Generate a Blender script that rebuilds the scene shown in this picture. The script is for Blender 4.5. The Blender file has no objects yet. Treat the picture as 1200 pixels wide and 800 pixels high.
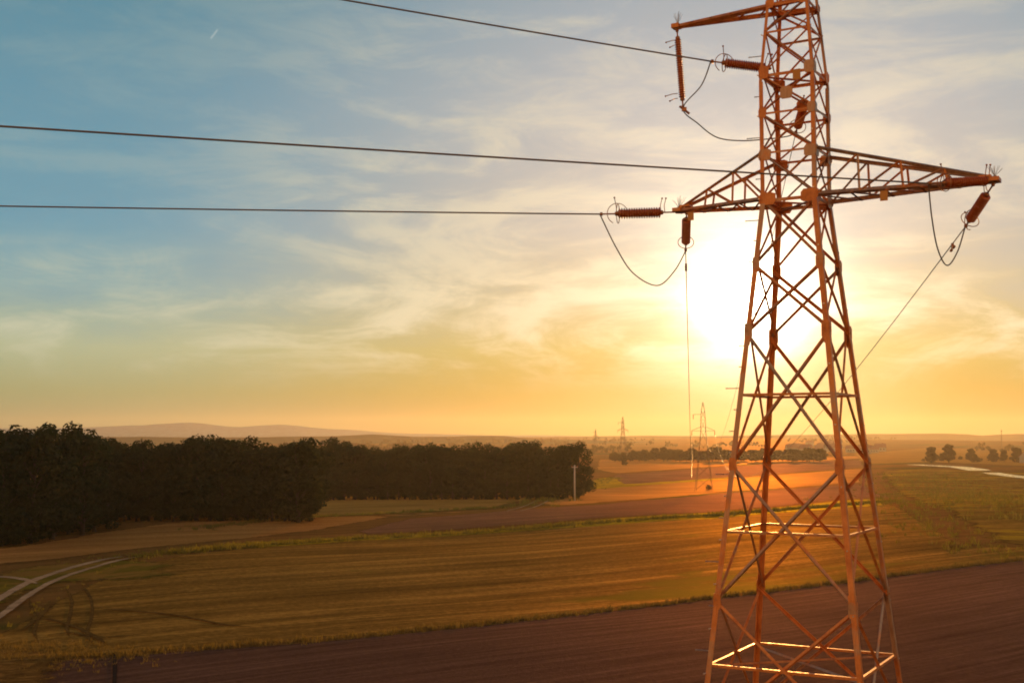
import bpy, bmesh, math, random
import numpy as np
from mathutils import Vector, Matrix
from mathutils.geometry import delaunay_2d_cdt

R = math.radians
sc = bpy.context.scene
col = sc.collection

# ------------------------------------------------------------------ camera
CZ = 12.0                       # the camera hovers 12 m above the field
PITCH = 0.07742
FPX = 1434.07                   # focal length for a 1200 px wide frame
cam = bpy.data.cameras.new('camera')
cam.sensor_width = 36.0
cam.lens = FPX * 36.0 / 1200.0
cam.clip_start = 0.5
cam.clip_end = 40000
camo = bpy.data.objects.new('camera', cam)
camo.location = (0, 0, CZ)
camo.rotation_euler = (math.pi / 2 + PITCH, 0, 0)
col.objects.link(camo)
sc.camera = camo

# ------------------------------------------------------------------ light
SUN_AZ, SUN_EL = R(11.3), R(6.3)          # clockwise from +Y, above the horizon
SUN = Vector((math.sin(SUN_AZ) * math.cos(SUN_EL), math.cos(SUN_AZ) * math.cos(SUN_EL), math.sin(SUN_EL)))
sl = bpy.data.lights.new('sun', 'SUN')
sl.energy = 3.2
sl.angle = R(0.5)
sl.color = (1.0, 0.47, 0.12)
so = bpy.data.objects.new('sun', sl)
so.rotation_euler = (-SUN).to_track_quat('-Z', 'Y').to_euler()
so.location = (60, 200, 120)
col.objects.link(so)

sc.view_settings.view_transform = 'Standard'
sc.view_settings.look = 'None'
sc.view_settings.exposure = 0.0
sc.view_settings.gamma = 1.0
sc.view_settings.use_curve_mapping = False
sc.cycles.filter_width = 1.9


def lin(c):
    f = lambda v: v / 12.92 if v <= 0.04045 else ((v + 0.055) / 1.055) ** 2.4
    return tuple(f(x / 255.0) for x in c) + (1.0,)


class Nodes:
    """small wrapper to write node trees compactly"""
    def __init__(s, tree):
        s.t = tree
        tree.nodes.clear()

    def n(s, typ, _in=None, **kw):
        nd = s.t.nodes.new(typ)
        for k, v in kw.items():
            setattr(nd, k, v)
        for k, v in (_in or {}).items():
            sock = nd.inputs[k]
            if hasattr(v, 'node') or isinstance(v, bpy.types.Node):
                s.t.links.new(v.outputs[0] if isinstance(v, bpy.types.Node) else v, sock)
            else:
                sock.default_value = v
        return nd

    def math(s, op, a, b=0.0, c=0.0, clamp=False):
        return s.n('ShaderNodeMath', {0: a, 1: b, 2: c}, operation=op, use_clamp=clamp)

    def rng(s, v, a, b, c=0.0, d=1.0, smooth=True):
        return s.n('ShaderNodeMapRange', {0: v, 1: a, 2: b, 3: c, 4: d},
                   interpolation_type='SMOOTHSTEP' if smooth else 'LINEAR')

    def mix(s, f, a, b, mode='MIX'):
        nd = s.t.nodes.new('ShaderNodeMix')
        nd.data_type = 'RGBA'
        nd.blend_type = mode
        nd.clamp_factor = True
        for i, v in ((0, f), (6, a), (7, b)):
            if isinstance(v, bpy.types.Node):
                s.t.links.new(v.outputs[0], nd.inputs[i])
            elif hasattr(v, 'node'):
                s.t.links.new(v, nd.inputs[i])
            else:
                nd.inputs[i].default_value = v
        return nd.outputs[2]

    def ramp(s, v, stops):
        nd = s.n('ShaderNodeValToRGB', {0: v})
        cr = nd.color_ramp
        while len(cr.elements) < len(stops):
            cr.elements.new(0.5)
        for e, (p, c) in zip(cr.elements, stops):
            e.position = p
            e.color = c if len(c) == 4 else tuple(c) + (1,)
        return nd.outputs[0]

    def noise(s, vec, scale, detail=4, rough=0.55, dist=0.0):
        return s.n('ShaderNodeTexNoise', {'Vector': vec, 'Scale': scale, 'Detail': detail,
                                          'Roughness': rough, 'Distortion': dist}).outputs[0]

    def mapping(s, vec, scale=(1, 1, 1), rot=(0, 0, 0), loc=(0, 0, 0)):
        return s.n('ShaderNodeMapping', {'Vector': vec, 'Scale': scale, 'Rotation': rot, 'Location': loc}).outputs[0]


# ------------------------------------------------------------------ sky
world = bpy.data.worlds.new('World')
sc.world = world
world.use_nodes = True
N = Nodes(world.node_tree)
D = N.n('ShaderNodeTexCoord').outputs['Generated']
sep = N.n('ShaderNodeSeparateXYZ', {0: D})
zc = N.math('MAXIMUM', sep.outputs[2], 0.0)
dot = N.n('ShaderNodeVectorMath', {0: D, 1: tuple(SUN)}, operation='DOT_PRODUCT').outputs['Value']
ang = N.math('ARCCOSINE', N.math('MINIMUM', dot, 1.0).outputs[0]).outputs[0]
away = N.ramp(zc, [(0.0, (.20, .25, .15)), (0.035, (.27, .32, .16)), (0.07, (.39, .45, .28)), (0.115, (.25, .40, .40)),
                   (0.165, (.13, .325, .42)), (0.26, (.115, .285, .375)), (0.36, (.085, .24, .315)), (0.6, (.04, .12, .21)), (1.0, (.02, .06, .13))])
near = N.ramp(zc, [(0.0, (.10, .06, .0)), (0.035, (.34, .215, .0)), (0.07, (.50, .36, .06)), (0.115, (.58, .46, .25)),
                   (0.165, (.54, .47, .39)), (0.26, (.50, .48, .47)), (0.36, (.40, .43, .48)), (0.6, (.08, .14, .22)), (1.0, (.025, .06, .13))])
m = N.rng(ang, R(31), R(5))
sky = N.mix(m.outputs[0], away, near)
# veils of cirrus: noise over the direction itself, squeezed in height so that it streaks
cv = N.mapping(D, (3.0, 3.0, 11.5), (R(4), R(-11), 0), (0.3, 0.1, 0.65))
c1 = N.noise(cv, 1.6, 9, 0.58, 0.9)
c2 = N.noise(N.mapping(D, (9, 9, 30), (0, R(-14), 0)), 1.4, 8, 0.66, 0.8)
cm = N.math('ADD', N.math('MULTIPLY', c1, 0.7).outputs[0], N.math('MULTIPLY', c2, 0.3).outputs[0])
band_lo = N.rng(zc, 0.03, 0.085)
band_hi = N.rng(zc, 0.5, 0.13)
band = N.math('MULTIPLY', band_lo.outputs[0], N.math('ADD', N.math('MULTIPLY', band_hi.outputs[0], 0.6).outputs[0], 0.32).outputs[0])
side = N.math('MAXIMUM', N.rng(m, 0.0, 0.55, 0.22, 0.7).outputs[0], N.rng(zc, 0.17, 0.115).outputs[0])
cmask = N.math('MULTIPLY', N.math('MULTIPLY', N.rng(cm, 0.45, 0.63).outputs[0], band.outputs[0]).outputs[0], side, clamp=True)
ccol = N.mix(m.outputs[0], (.56, .58, .42, 1), (.92, .76, .50, 1))
sky = N.mix(N.math('MULTIPLY', cmask.outputs[0], 0.85).outputs[0], sky, ccol)
# greyer streaks between them
gmask = N.math('MULTIPLY', N.rng(cm, 0.5, 0.36).outputs[0], N.rng(zc, 0.05, 0.12).outputs[0])
sky = N.mix(N.math('MULTIPLY', gmask.outputs[0], 0.35).outputs[0], sky,
            N.mix(m.outputs[0], (.11, .29, .39, 1), (.44, .43, .42, 1)))
# short vapour trail high on the left
tdir = Vector((-0.2345, 0.942, 0.3155)).normalized()
tp = N.n('ShaderNodeVectorMath', {0: D, 1: tuple(tdir)}, operation='SUBTRACT').outputs[0]
tx = N.n('ShaderNodeVectorMath', {0: tp, 1: Vector((0.62, 0, 0.78))}, operation='DOT_PRODUCT').outputs['Value']
ty = N.n('ShaderNodeVectorMath', {0: tp, 1: Vector((0.78, 0.03, -0.62))}, operation='DOT_PRODUCT').outputs['Value']
tm = N.math('MULTIPLY', N.rng(N.math('ABSOLUTE', tx), 0.0055, 0.003).outputs[0],
            N.rng(N.math('ABSOLUTE', ty), 0.0011, 0.0003).outputs[0])
tm = N.math('MULTIPLY', tm, N.rng(sep.outputs[1], 0.0, 0.1).outputs[0])
sky = N.mix(N.math('MULTIPLY', tm, 0.28).outputs[0], sky, lin((215, 220, 215)))
# dome away from the sun: warm band added, unseen, to light the pylon
back = N.ramp(zc, [(0.0, (1.30, .63, .22)), (0.3, (1.25, .63, .26)), (0.5, (.46, .30, .20)), (0.75, (.10, .13, .18)), (1.0, (.04, .08, .14))])
bf = N.rng(ang, R(50), R(110))
sky = N.mix(bf.outputs[0], sky, back)
# the physical sky lies under it all
nish = N.n('ShaderNodeTexSky', sky_type='NISHITA', sun_disc=False, sun_elevation=SUN_EL, sun_rotation=SUN_AZ,
           air_density=1.0, dust_density=0.6, ozone_density=1.0, altitude=200)
base = N.n('ShaderNodeBackground', {'Color': nish.outputs[0], 'Strength': 0.05})
painted = N.n('ShaderNodeBackground', {'Color': sky, 'Strength': 1.1})
# aureole of the sun in the thin cloud
degs = N.math('MULTIPLY', ang, 180 / math.pi)
g1 = N.math('EXPONENT', N.math('MULTIPLY', N.math('POWER', N.math('DIVIDE', degs, 1.0).outputs[0], 1.08).outputs[0], -1.0).outputs[0])
g2 = N.math('EXPONENT', N.math('MULTIPLY', degs, -1 / 3.1).outputs[0])
g3 = N.math('EXPONENT', N.math('MULTIPLY', degs, -1 / 8.0).outputs[0])
a1 = N.n('ShaderNodeBackground', {'Color': (1.0, 0.88, 0.62, 1), 'Strength': N.math('MULTIPLY', g1, 15.0)})
a2 = N.n('ShaderNodeBackground', {'Color': (1.0, 0.86, 0.68, 1), 'Strength': N.math('MULTIPLY', N.math('MULTIPLY', g2, 1.5).outputs[0], N.rng(cm, 0.35, 0.65, 0.75, 1.3).outputs[0])})
a3 = N.n('ShaderNodeBackground', {'Color': (1.0, 0.62, 0.28, 1), 'Strength': N.math('MULTIPLY', g3, 0.10)})
s = N.n('ShaderNodeMixShader', {0: 0.88, 1: base, 2: painted})     # the veil of cloud covers most of it
for a in (a1, a2, a3):
    s = N.n('ShaderNodeAddShader', {0: s, 1: a})
N.n('ShaderNodeOutputWorld', {'Surface': s})


# ------------------------------------------------------------------ the lie of the land
def sstep(a, b, x):
    t = min(1.0, max(0.0, (x - a) / (b - a)))
    return t * t * (3 - 2 * t)


def H(x, y):
    """height of the land: a flat field, falling into a shallow valley, rolling away"""
    r = math.hypot(x, y)
    h = -4.8 * sstep(180, 400, y) - 1.2 * sstep(600, 1400, r)
    f = 1 - sstep(150, 320, r)
    h += f * (0.22 * math.sin(x * 0.075 + y * 0.031 + 0.6) + 0.16 * math.sin(y * 0.11 - x * 0.04))
    h += sstep(300, 700, r) * 0.5 * math.sin(x * 0.011 + 1.2) * math.sin(y * 0.009)
    h += sstep(1500, 3500, r) * (7 + 3.0 * math.sin(x * 0.0021 + 0.5) + 2.5 * math.sin(x * 0.0047 + y * 0.0013))
    return h


def ray(px, py):
    a = (px - 600) / FPX
    b = (400 - py) / FPX
    return Vector((a, math.cos(PITCH) - b * math.sin(PITCH), math.sin(PITCH) + b * math.cos(PITCH)))


def land(px, py):
    """the point of the land in that direction from the place the photograph was taken"""
    d = ray(px, py)
    t = 20.0
    while t < 9000:
        if CZ + d.z * t < H(d.x * t, d.y * t):
            lo, hi = t / 1.02, t
            for _ in range(24):
                mid = (lo + hi) / 2
                if CZ + d.z * mid < H(d.x * mid, d.y * mid):
                    hi = mid
                else:
                    lo = mid
            return Vector((d.x * hi, d.y * hi))
        t *= 1.02
    return Vector((d.x * t, d.y * t))


def at(px, py, y):
    d = ray(px, py)
    return Vector((0, 0, CZ)) + d * (y / d.y)


# ------------------------------------------------------------------ helpers for objects
def tag(o, label=None, cat=None, group=None, kind=None):
    if label: o['label'] = label
    if cat: o['category'] = cat
    if group: o['group'] = group
    if kind: o['kind'] = kind
    return o


def empty(name, loc, rz=0.0):
    o = bpy.data.objects.new(name, None)
    o.empty_display_size = 0.3
    o.location = loc
    o.rotation_euler = (0, 0, rz)
    col.objects.link(o)
    return o


def link(name, me, mat, parent=None, smooth=False):
    if mat is not None:
        me.materials.append(mat)
    if smooth:
        me.polygons.foreach_set('use_smooth', [True] * len(me.polygons))
    o = bpy.data.objects.new(name, me)
    col.objects.link(o)
    if parent:
        o.parent = parent
    return o


def copy_tree(o, parent=None):
    c = o.copy()
    col.objects.link(c)
    if parent:
        c.parent = parent
    for ch in o.children:
        copy_tree(ch, c)
    return c


class MB:
    def __init__(s):
        s.v = []
        s.f = []

    def add(s, vs, fs):
        b = len(s.v)
        s.v += [tuple(v) for v in vs]
        s.f += [tuple(i + b for i in f) for f in fs]

    def box(s, c, sx, sy, sz, rot=None):
        vs = []
        for dx in (-.5, .5):
            for dy in (-.5, .5):
                for dz in (-.5, .5):
                    v = Vector((dx * sx, dy * sy, dz * sz))
                    if rot: v = rot @ v
                    vs.append(Vector(c) + v)
        s.add(vs, [(0, 1, 3, 2), (4, 6, 7, 5), (0, 4, 5, 1), (2, 3, 7, 6), (0, 2, 6, 4), (1, 5, 7, 3)])

    def angle(s, p, q, w, inward, th=None):
        """rolled-steel angle from p to q; both flanges lean towards inward"""
        p, q = Vector(p), Vector(q)
        th = th or max(0.013, w * 0.16)
        d = (q - p).normalized()
        a = Vector(inward)
        a = (a - d * a.dot(d))
        a = a.normalized() if a.length > 1e-5 else d.orthogonal().normalized()
        b = d.cross(a)
        e1 = (a + b).normalized()
        e2 = (a - b).normalized()
        prof = [(0, 0), (w, 0), (w, th), (th, th), (th, w), (0, w)]
        vs = [pt + e1 * u + e2 * v for pt in (p, q) for u, v in prof]
        fs = [(i, (i + 1) % 6, 6 + (i + 1) % 6, 6 + i) for i in range(6)]
        fs += [(5, 4, 3, 0), (3, 2, 1, 0), (6, 9, 10, 11), (6, 7, 8, 9)]
        s.add(vs, fs)

    def tube(s, pts, r, n=8, cap=True):
        pts = [Vector(p) for p in pts]
        rs = r if isinstance(r, (list, tuple)) else [r] * len(pts)
        vs, fs = [], []
        prev = None
        for i, p in enumerate(pts):
            d = (pts[min(i + 1, len(pts) - 1)] - pts[max(i - 1, 0)]).normalized()
            a = d.orthogonal().normalized() if prev is None else (prev - d * prev.dot(d)).normalized()
            prev = a
            b = d.cross(a)
            for k in range(n):
                t = 2 * math.pi * k / n
                vs.append(p + (a * math.cos(t) + b * math.sin(t)) * rs[i])
        for i in range(len(pts) - 1):
            for k in range(n):
                fs.append((i * n + k, i * n + (k + 1) % n, (i + 1) * n + (k + 1) % n, (i + 1) * n + k))
        if cap:
            fs.append(tuple(range(n - 1, -1, -1)))
            fs.append(tuple((len(pts) - 1) * n + k for k in range(n)))
        s.add(vs, fs)

    def lathe(s, p, d, prof, n=14):
        """profile of (distance along d, radius)"""
        p, d = Vector(p), Vector(d).normalized()
        s.tube_prof([(p + d * h, r) for h, r in prof], d, n)

    def tube_prof(s, prs, d, n):
        a = d.orthogonal().normalized()
        b = d.cross(a)
        vs, fs = [], []
        for p, r in prs:
            for k in range(n):
                t = 2 * math.pi * k / n
                vs.append(p + (a * math.cos(t) + b * math.sin(t)) * r)
        for i in range(len(prs) - 1):
            for k in range(n):
                fs.append((i * n + k, i * n + (k + 1) % n, (i + 1) * n + (k + 1) % n, (i + 1) * n + k))
        fs.append(tuple(range(n - 1, -1, -1)))
        fs.append(tuple((len(prs) - 1) * n + k for k in range(n)))
        s.add(vs, fs)

    def ball(s, c, r, n=8):
        s.lathe(Vector(c) - Vector((0, 0, r)), (0, 0, 1),
                [(r - r * math.cos(math.pi * i / 6), max(1e-4, r * math.sin(math.pi * i / 6))) for i in range(7)], n)

    def ring(s, c, axis, R_, r, a0=0.0, a1=2 * math.pi, n=22, up=None):
        axis = Vector(axis).normalized()
        a = axis.orthogonal().normalized() if up is None else (Vector(up) - axis * axis.dot(Vector(up))).normalized()
        b = axis.cross(a)
        s.tube([Vector(c) + (a * math.cos(t) + b * math.sin(t)) * R_
                for t in [a0 + (a1 - a0) * i / n for i in range(n + 1)]], r, 6)

    def plate(s, c, ex, ey, outline, th):
        """flat plate, outline in ex/ey coordinates, th thick"""
        ex, ey = Vector(ex).normalized(), Vector(ey).normalized()
        nz = ex.cross(ey).normalized() * th / 2
        n = len(outline)
        vs = [Vector(c) + ex * u + ey * v + sgn * nz for sgn in (-1, 1) for u, v in outline]
        fs = [tuple(range(n - 1, -1, -1)), tuple(range(n, 2 * n))]
        fs += [(i, (i + 1) % n, n + (i + 1) % n, n + i) for i in range(n)]
        s.add(vs, fs)

    def mesh(s, name):
        me = bpy.data.meshes.new(name)
        me.from_pydata(s.v, [], s.f)
        me.update()
        return me

    def build(s, name, mat, parent=None, smooth=False):
        return link(name, s.mesh(name), mat, parent, smooth)


# ------------------------------------------------------------------ materials
def new_mat(name):
    mt = bpy.data.materials.new(name)
    mt.use_nodes = True
    return mt, Nodes(mt.node_tree)


def metal(name, c1, c2, rough=(0.35, 0.6), metallic=0.45, scale=6.0):
    mt, n = new_mat(name)
    co = n.n('ShaderNodeTexCoord').outputs['Object']
    a = n.noise(co, scale, 6, 0.6)
    b = n.noise(n.mapping(co, (1, 1, 0.15)), scale * 6, 3, 0.6)
    f = n.math('ADD', n.math('MULTIPLY', a, 0.65).outputs[0], n.math('MULTIPLY', b, 0.35).outputs[0])
    c = n.ramp(f, [(0.36, tuple(c1) + (1,)), (0.64, tuple(c2) + (1,))])
    r = n.rng(a, 0.3, 0.7, rough[0], rough[1])
    p = n.n('ShaderNodeBsdfPrincipled', {'Base Color': c, 'Metallic': metallic, 'Roughness': r.outputs[0]})
    n.n('ShaderNodeOutputMaterial', {'Surface': p})
    return mt


def steel_mat():
    mt, n = new_mat('glare_tinted_galvanised_steel')
    co = n.n('ShaderNodeTexCoord').outputs['Object']
    oi = n.n('ShaderNodeObjectInfo').outputs['Random']
    a = n.noise(co, 2.2, 6, 0.65)
    b = n.noise(n.mapping(co, (1, 1, 0.2)), 14, 4, 0.65)
    f = n.math('ADD', n.math('MULTIPLY', a, 0.6).outputs[0], n.math('MULTIPLY', b, 0.4).outputs[0])
    glare_orange = n.ramp(f, [(0.36, (0.46, 0.13, 0.026, 1)), (0.52, (0.68, 0.24, 0.055, 1)), (0.66, (0.82, 0.33, 0.09, 1))])  # orange of the sun's glare painted into the grey steel, mottled at random
    zinc = n.ramp(b, [(0.35, (0.34, 0.24, 0.16, 1)), (0.65, (0.52, 0.40, 0.28, 1))])
    bare = n.math('ADD', n.math('MULTIPLY', n.noise(co, 0.45, 5, 0.7), 0.75).outputs[0], n.math('MULTIPLY', oi, 0.25).outputs[0])
    k = n.rng(bare, 0.5, 0.62, 0.0, 0.75)
    c = n.mix(k, glare_orange, zinc)
    p = n.n('ShaderNodeBsdfPrincipled', {'Base Color': c, 'Metallic': n.rng(bare, 0.45, 0.62, 0.25, 0.6), 'Roughness': n.rng(b, 0.3, 0.7, 0.36, 0.62)})
    n.n('ShaderNodeOutputMaterial', {'Surface': p})
    return mt


M_STEEL = steel_mat()
M_BOLT = metal('bright_bolt', (0.55, 0.5, 0.42), (0.7, 0.65, 0.55), (0.25, 0.4), 0.8, 8)
M_WIRE = metal('conductor_wire', (0.18, 0.13, 0.09), (0.26, 0.19, 0.13), (0.3, 0.45), 0.6, 20)
M_FIT = metal('rusty_fitting', (0.36, 0.13, 0.045), (0.48, 0.2, 0.08), (0.35, 0.5), 0.6, 12)
M_PORC = metal('brown_glazed_porcelain', (0.38, 0.085, 0.02), (0.52, 0.13, 0.032), (0.18, 0.3), 0.0, 5)
M_PLATE = metal('yellow_painted_plate', (0.55, 0.22, 0.03), (0.62, 0.28, 0.05), (0.4, 0.55), 0.0, 5)
M_SPIKE = metal('spike_wire', (0.30, 0.25, 0.2), (0.4, 0.33, 0.26), (0.3, 0.4), 0.8, 9)
M_CONC = metal('pale_concrete', (0.50, 0.46, 0.40), (0.64, 0.60, 0.53), (0.8, 0.95), 0.0, 4)
M_FAR = metal('far_steel', (0.12, 0.075, 0.04), (0.18, 0.11, 0.06), (0.35, 0.5), 0.4, 2)


def field_mat(name, c1, c2, c3, rows=0.0, row_scale=(0.02, 0.7), sheen=0.42, rough=0.62, tint=(1, 0.6, 0.25),
              bump=0.25, patch=None, clod=2.2, edge=0.0):
    """field: colour in large patches and along rows, fine grain, and the low-sun gloss of straw or moist clods"""
    mt, n = new_mat(name)
    co = n.n('ShaderNodeTexCoord').outputs['Object']
    big = n.noise(co, 0.035, 5, 0.6, 0.4)
    fine = n.noise(co, clod, 8, 0.72)
    tu = n.mapping(co, rot=(0, 0, R(-37) + rows))
    rr = n.mapping(tu, (row_scale[0], row_scale[1], 1))
    row = n.noise(rr, 1.0, 6, 0.62, 0.15)
    rr2 = n.mapping(tu, (row_scale[0] * 4, row_scale[1] * 5, 1))
    row2 = n.noise(rr2, 1.0, 4, 0.6, 0.1)
    f = n.math('ADD', n.math('MULTIPLY', row, 0.42).outputs[0], n.math('MULTIPLY', row2, 0.26).outputs[0])
    f = n.math('ADD', f, n.math('MULTIPLY', fine, 0.32).outputs[0])
    c = n.ramp(f, [(0.40, tuple(c1) + (1,)), (0.5, tuple(c2) + (1,)), (0.60, tuple(c3) + (1,))])
    c = n.mix(0.8, c, n.ramp(big, [(0.3, (0.72, 0.72, 0.72, 1)), (0.7, (1.25, 1.22, 1.15, 1))]), 'MULTIPLY')
    if patch:
        pm = n.rng(n.noise(n.mapping(tu, (0.55, 1.5, 1)), patch[1], 7, 0.7, 0.8), patch[2], patch[2] + 0.1)
        c = n.mix(pm.outputs[0], c, tuple(patch[0]) + (1,))
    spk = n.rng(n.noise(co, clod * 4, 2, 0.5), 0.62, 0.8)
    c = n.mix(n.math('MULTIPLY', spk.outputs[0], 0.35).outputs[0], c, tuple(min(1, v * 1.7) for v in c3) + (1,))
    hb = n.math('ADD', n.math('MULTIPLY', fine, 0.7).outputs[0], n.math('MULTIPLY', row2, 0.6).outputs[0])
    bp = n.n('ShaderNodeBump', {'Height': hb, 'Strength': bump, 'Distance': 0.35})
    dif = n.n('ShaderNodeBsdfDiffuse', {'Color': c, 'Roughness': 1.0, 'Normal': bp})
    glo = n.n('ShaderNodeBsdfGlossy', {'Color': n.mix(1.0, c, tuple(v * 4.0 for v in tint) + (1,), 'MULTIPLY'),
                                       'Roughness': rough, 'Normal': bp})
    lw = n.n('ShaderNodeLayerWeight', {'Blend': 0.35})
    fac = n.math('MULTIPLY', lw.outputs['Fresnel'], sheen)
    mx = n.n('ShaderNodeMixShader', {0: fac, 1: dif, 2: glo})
    if edge:        # the growth thins out towards the outline of the field
        at_ = n.n('ShaderNodeAttribute', attribute_name='rim')
        e1 = n.math('ADD', n.math('MULTIPLY', n.noise(co, 1.9 / edge, 7, 0.72), 0.6).outputs[0], n.math('MULTIPLY', n.noise(co, 5.0 / edge, 4, 0.7), 0.5).outputs[0])
        k = n.math('SUBTRACT', n.math('DIVIDE', at_.outputs['Fac'], edge).outputs[0], e1)
        k = n.rng(k, -0.12, 0.12)
        mx = n.n('ShaderNodeMixShader', {0: k, 1: n.n('ShaderNodeBsdfTransparent'), 2: mx})
    n.n('ShaderNodeOutputMaterial', {'Surface': mx})
    return mt


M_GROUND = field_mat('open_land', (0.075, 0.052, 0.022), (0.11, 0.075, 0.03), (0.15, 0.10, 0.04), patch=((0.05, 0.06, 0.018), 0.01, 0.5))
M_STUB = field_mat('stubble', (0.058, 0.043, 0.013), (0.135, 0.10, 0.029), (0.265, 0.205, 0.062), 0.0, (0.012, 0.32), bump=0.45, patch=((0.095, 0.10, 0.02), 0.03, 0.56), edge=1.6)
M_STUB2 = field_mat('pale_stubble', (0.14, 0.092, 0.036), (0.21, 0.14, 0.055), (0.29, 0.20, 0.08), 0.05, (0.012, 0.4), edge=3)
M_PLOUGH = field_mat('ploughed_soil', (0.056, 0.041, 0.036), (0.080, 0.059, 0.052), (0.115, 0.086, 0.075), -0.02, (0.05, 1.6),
                     sheen=0.5, rough=0.7, tint=(1, 0.62, 0.4), bump=0.7, clod=3.5, edge=1)
M_PLOUGH2 = field_mat('reddish_ploughed_soil', (0.092, 0.058, 0.037), (0.15, 0.095, 0.06), (0.21, 0.135, 0.085), -0.02, (0.04, 1.2),
                      sheen=0.25, tint=(1, 0.6, 0.4), bump=0.4, edge=2.2)
M_MEADOW = field_mat('dull_meadow', (0.12, 0.092, 0.032), (0.185, 0.14, 0.048), (0.25, 0.185, 0.064), 0.1, edge=3)
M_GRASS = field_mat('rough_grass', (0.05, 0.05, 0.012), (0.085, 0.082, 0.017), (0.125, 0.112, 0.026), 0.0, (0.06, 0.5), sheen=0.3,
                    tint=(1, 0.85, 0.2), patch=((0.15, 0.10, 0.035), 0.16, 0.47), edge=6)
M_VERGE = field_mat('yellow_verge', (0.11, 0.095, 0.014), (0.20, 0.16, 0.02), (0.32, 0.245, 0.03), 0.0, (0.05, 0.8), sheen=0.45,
                    tint=(1, 0.8, 0.15), patch=((0.10, 0.085, 0.025), 0.2, 0.5), edge=2.0)
M_SCRUB = field_mat('weedy_fallow', (0.06, 0.05, 0.016), (0.11, 0.09, 0.024), (0.18, 0.145, 0.04), 0.5, (0.05, 0.22),
                    patch=((0.19, 0.18, 0.02), 0.06, 0.5), bump=0.6, clod=0.9, edge=9)
M_TRACK = field_mat('dusty_track', (0.16, 0.14, 0.105), (0.26, 0.23, 0.175), (0.36, 0.32, 0.25), 0.0, (0.1, 0.5), sheen=0.15, edge=0.5)
M_RUT = field_mat('dark_rut', (0.05, 0.037, 0.014), (0.08, 0.058, 0.021), (0.13, 0.095, 0.032), 0.0, (0.1, 0.5), sheen=0.15, edge=0.3)
M_DRILL = field_mat('damp_soil', (0.022, 0.02, 0.021), (0.03, 0.027, 0.028), (0.042, 0.037, 0.038), 0.0, (0.1, 0.5), sheen=0.15, edge=0.12)
M_DRY = field_mat('dry_weeds', (0.05, 0.036, 0.014), (0.12, 0.085, 0.03), (0.24, 0.17, 0.06), 0.3, (0.3, 0.9), bump=0.7, clod=1.6, edge=4.5)
M_HILL = field_mat('distant_hill', (0.06, 0.06, 0.04), (0.10, 0.085, 0.05), (0.14, 0.11, 0.06), 0.0, (0.0012, 0.004), sheen=0.0, bump=0.0, clod=0.02)


M_MOUNT = field_mat('haze_blue_ridge', (0.18, 0.33, 0.44), (0.20, 0.36, 0.47), (0.22, 0.39, 0.50), 0.0, (0.0012, 0.004), sheen=0.0, bump=0.0, clod=0.02)  # blue of the distant air painted into the ridge's own colour


def road_mat():
    mt, n = new_mat('worn_asphalt')
    co = n.n('ShaderNodeTexCoord').outputs['Object']
    a = n.noise(co, 0.6, 6, 0.6)
    c = n.ramp(a, [(0.35, (0.05, 0.047, 0.042, 1)), (0.65, (0.085, 0.08, 0.07, 1))])
    d = n.n('ShaderNodeBsdfDiffuse', {'Color': c})
    g = n.n('ShaderNodeBsdfGlossy', {'Color': (1.0, 0.86, 0.55, 1), 'Roughness': n.rng(a, 0.3, 0.7, 0.2, 0.3)})
    lw = n.n('ShaderNodeLayerWeight', {'Blend': 0.5})
    mx = n.n('ShaderNodeMixShader', {0: n.math('MULTIPLY', lw.outputs['Fresnel'], 0.95), 1: d, 2: g})
    n.n('ShaderNodeOutputMaterial', {'Surface': mx})
    return mt


M_ROAD = road_mat()


def leaf_mat(name, c1, c2, trans=0.3):
    mt, n = new_mat(name)
    oi = n.n('ShaderNodeObjectInfo')
    geo = n.n('ShaderNodeNewGeometry')
    f = n.math('ADD', n.math('MULTIPLY', geo.outputs['Random Per Island'], 0.75).outputs[0],
               n.math('MULTIPLY', oi.outputs['Random'], 0.25).outputs[0])
    c = n.ramp(f, [(0.0, tuple(c1) + (1,)), (1.0, tuple(c2) + (1,))])
    d = n.n('ShaderNodeBsdfDiffuse', {'Color': c})
    t = n.n('ShaderNodeBsdfTranslucent', {'Color': n.mix(1.0, c, (1.6, 1.5, 0.6, 1), 'MULTIPLY')})
    g = n.n('ShaderNodeBsdfGlossy', {'Color': (0.9, 0.9, 0.8, 1), 'Roughness': 0.5})
    mx = n.n('ShaderNodeMixShader', {0: trans, 1: d, 2: t})
    mx = n.n('ShaderNodeMixShader', {0: 0.015, 1: mx, 2: g})
    n.n('ShaderNodeOutputMaterial', {'Surface': mx})
    return mt


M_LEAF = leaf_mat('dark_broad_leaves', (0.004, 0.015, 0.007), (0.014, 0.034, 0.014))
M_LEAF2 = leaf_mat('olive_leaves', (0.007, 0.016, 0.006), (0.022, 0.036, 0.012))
M_LEAF3 = leaf_mat('haze_brown_leaves', (0.075, 0.044, 0.015), (0.13, 0.078, 0.026))  # reddish haze of distance put into the leaf colour
M_BARK = metal('bark', (0.018, 0.014, 0.01), (0.035, 0.028, 0.02), (0.8, 0.95), 0.0, 6)


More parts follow.
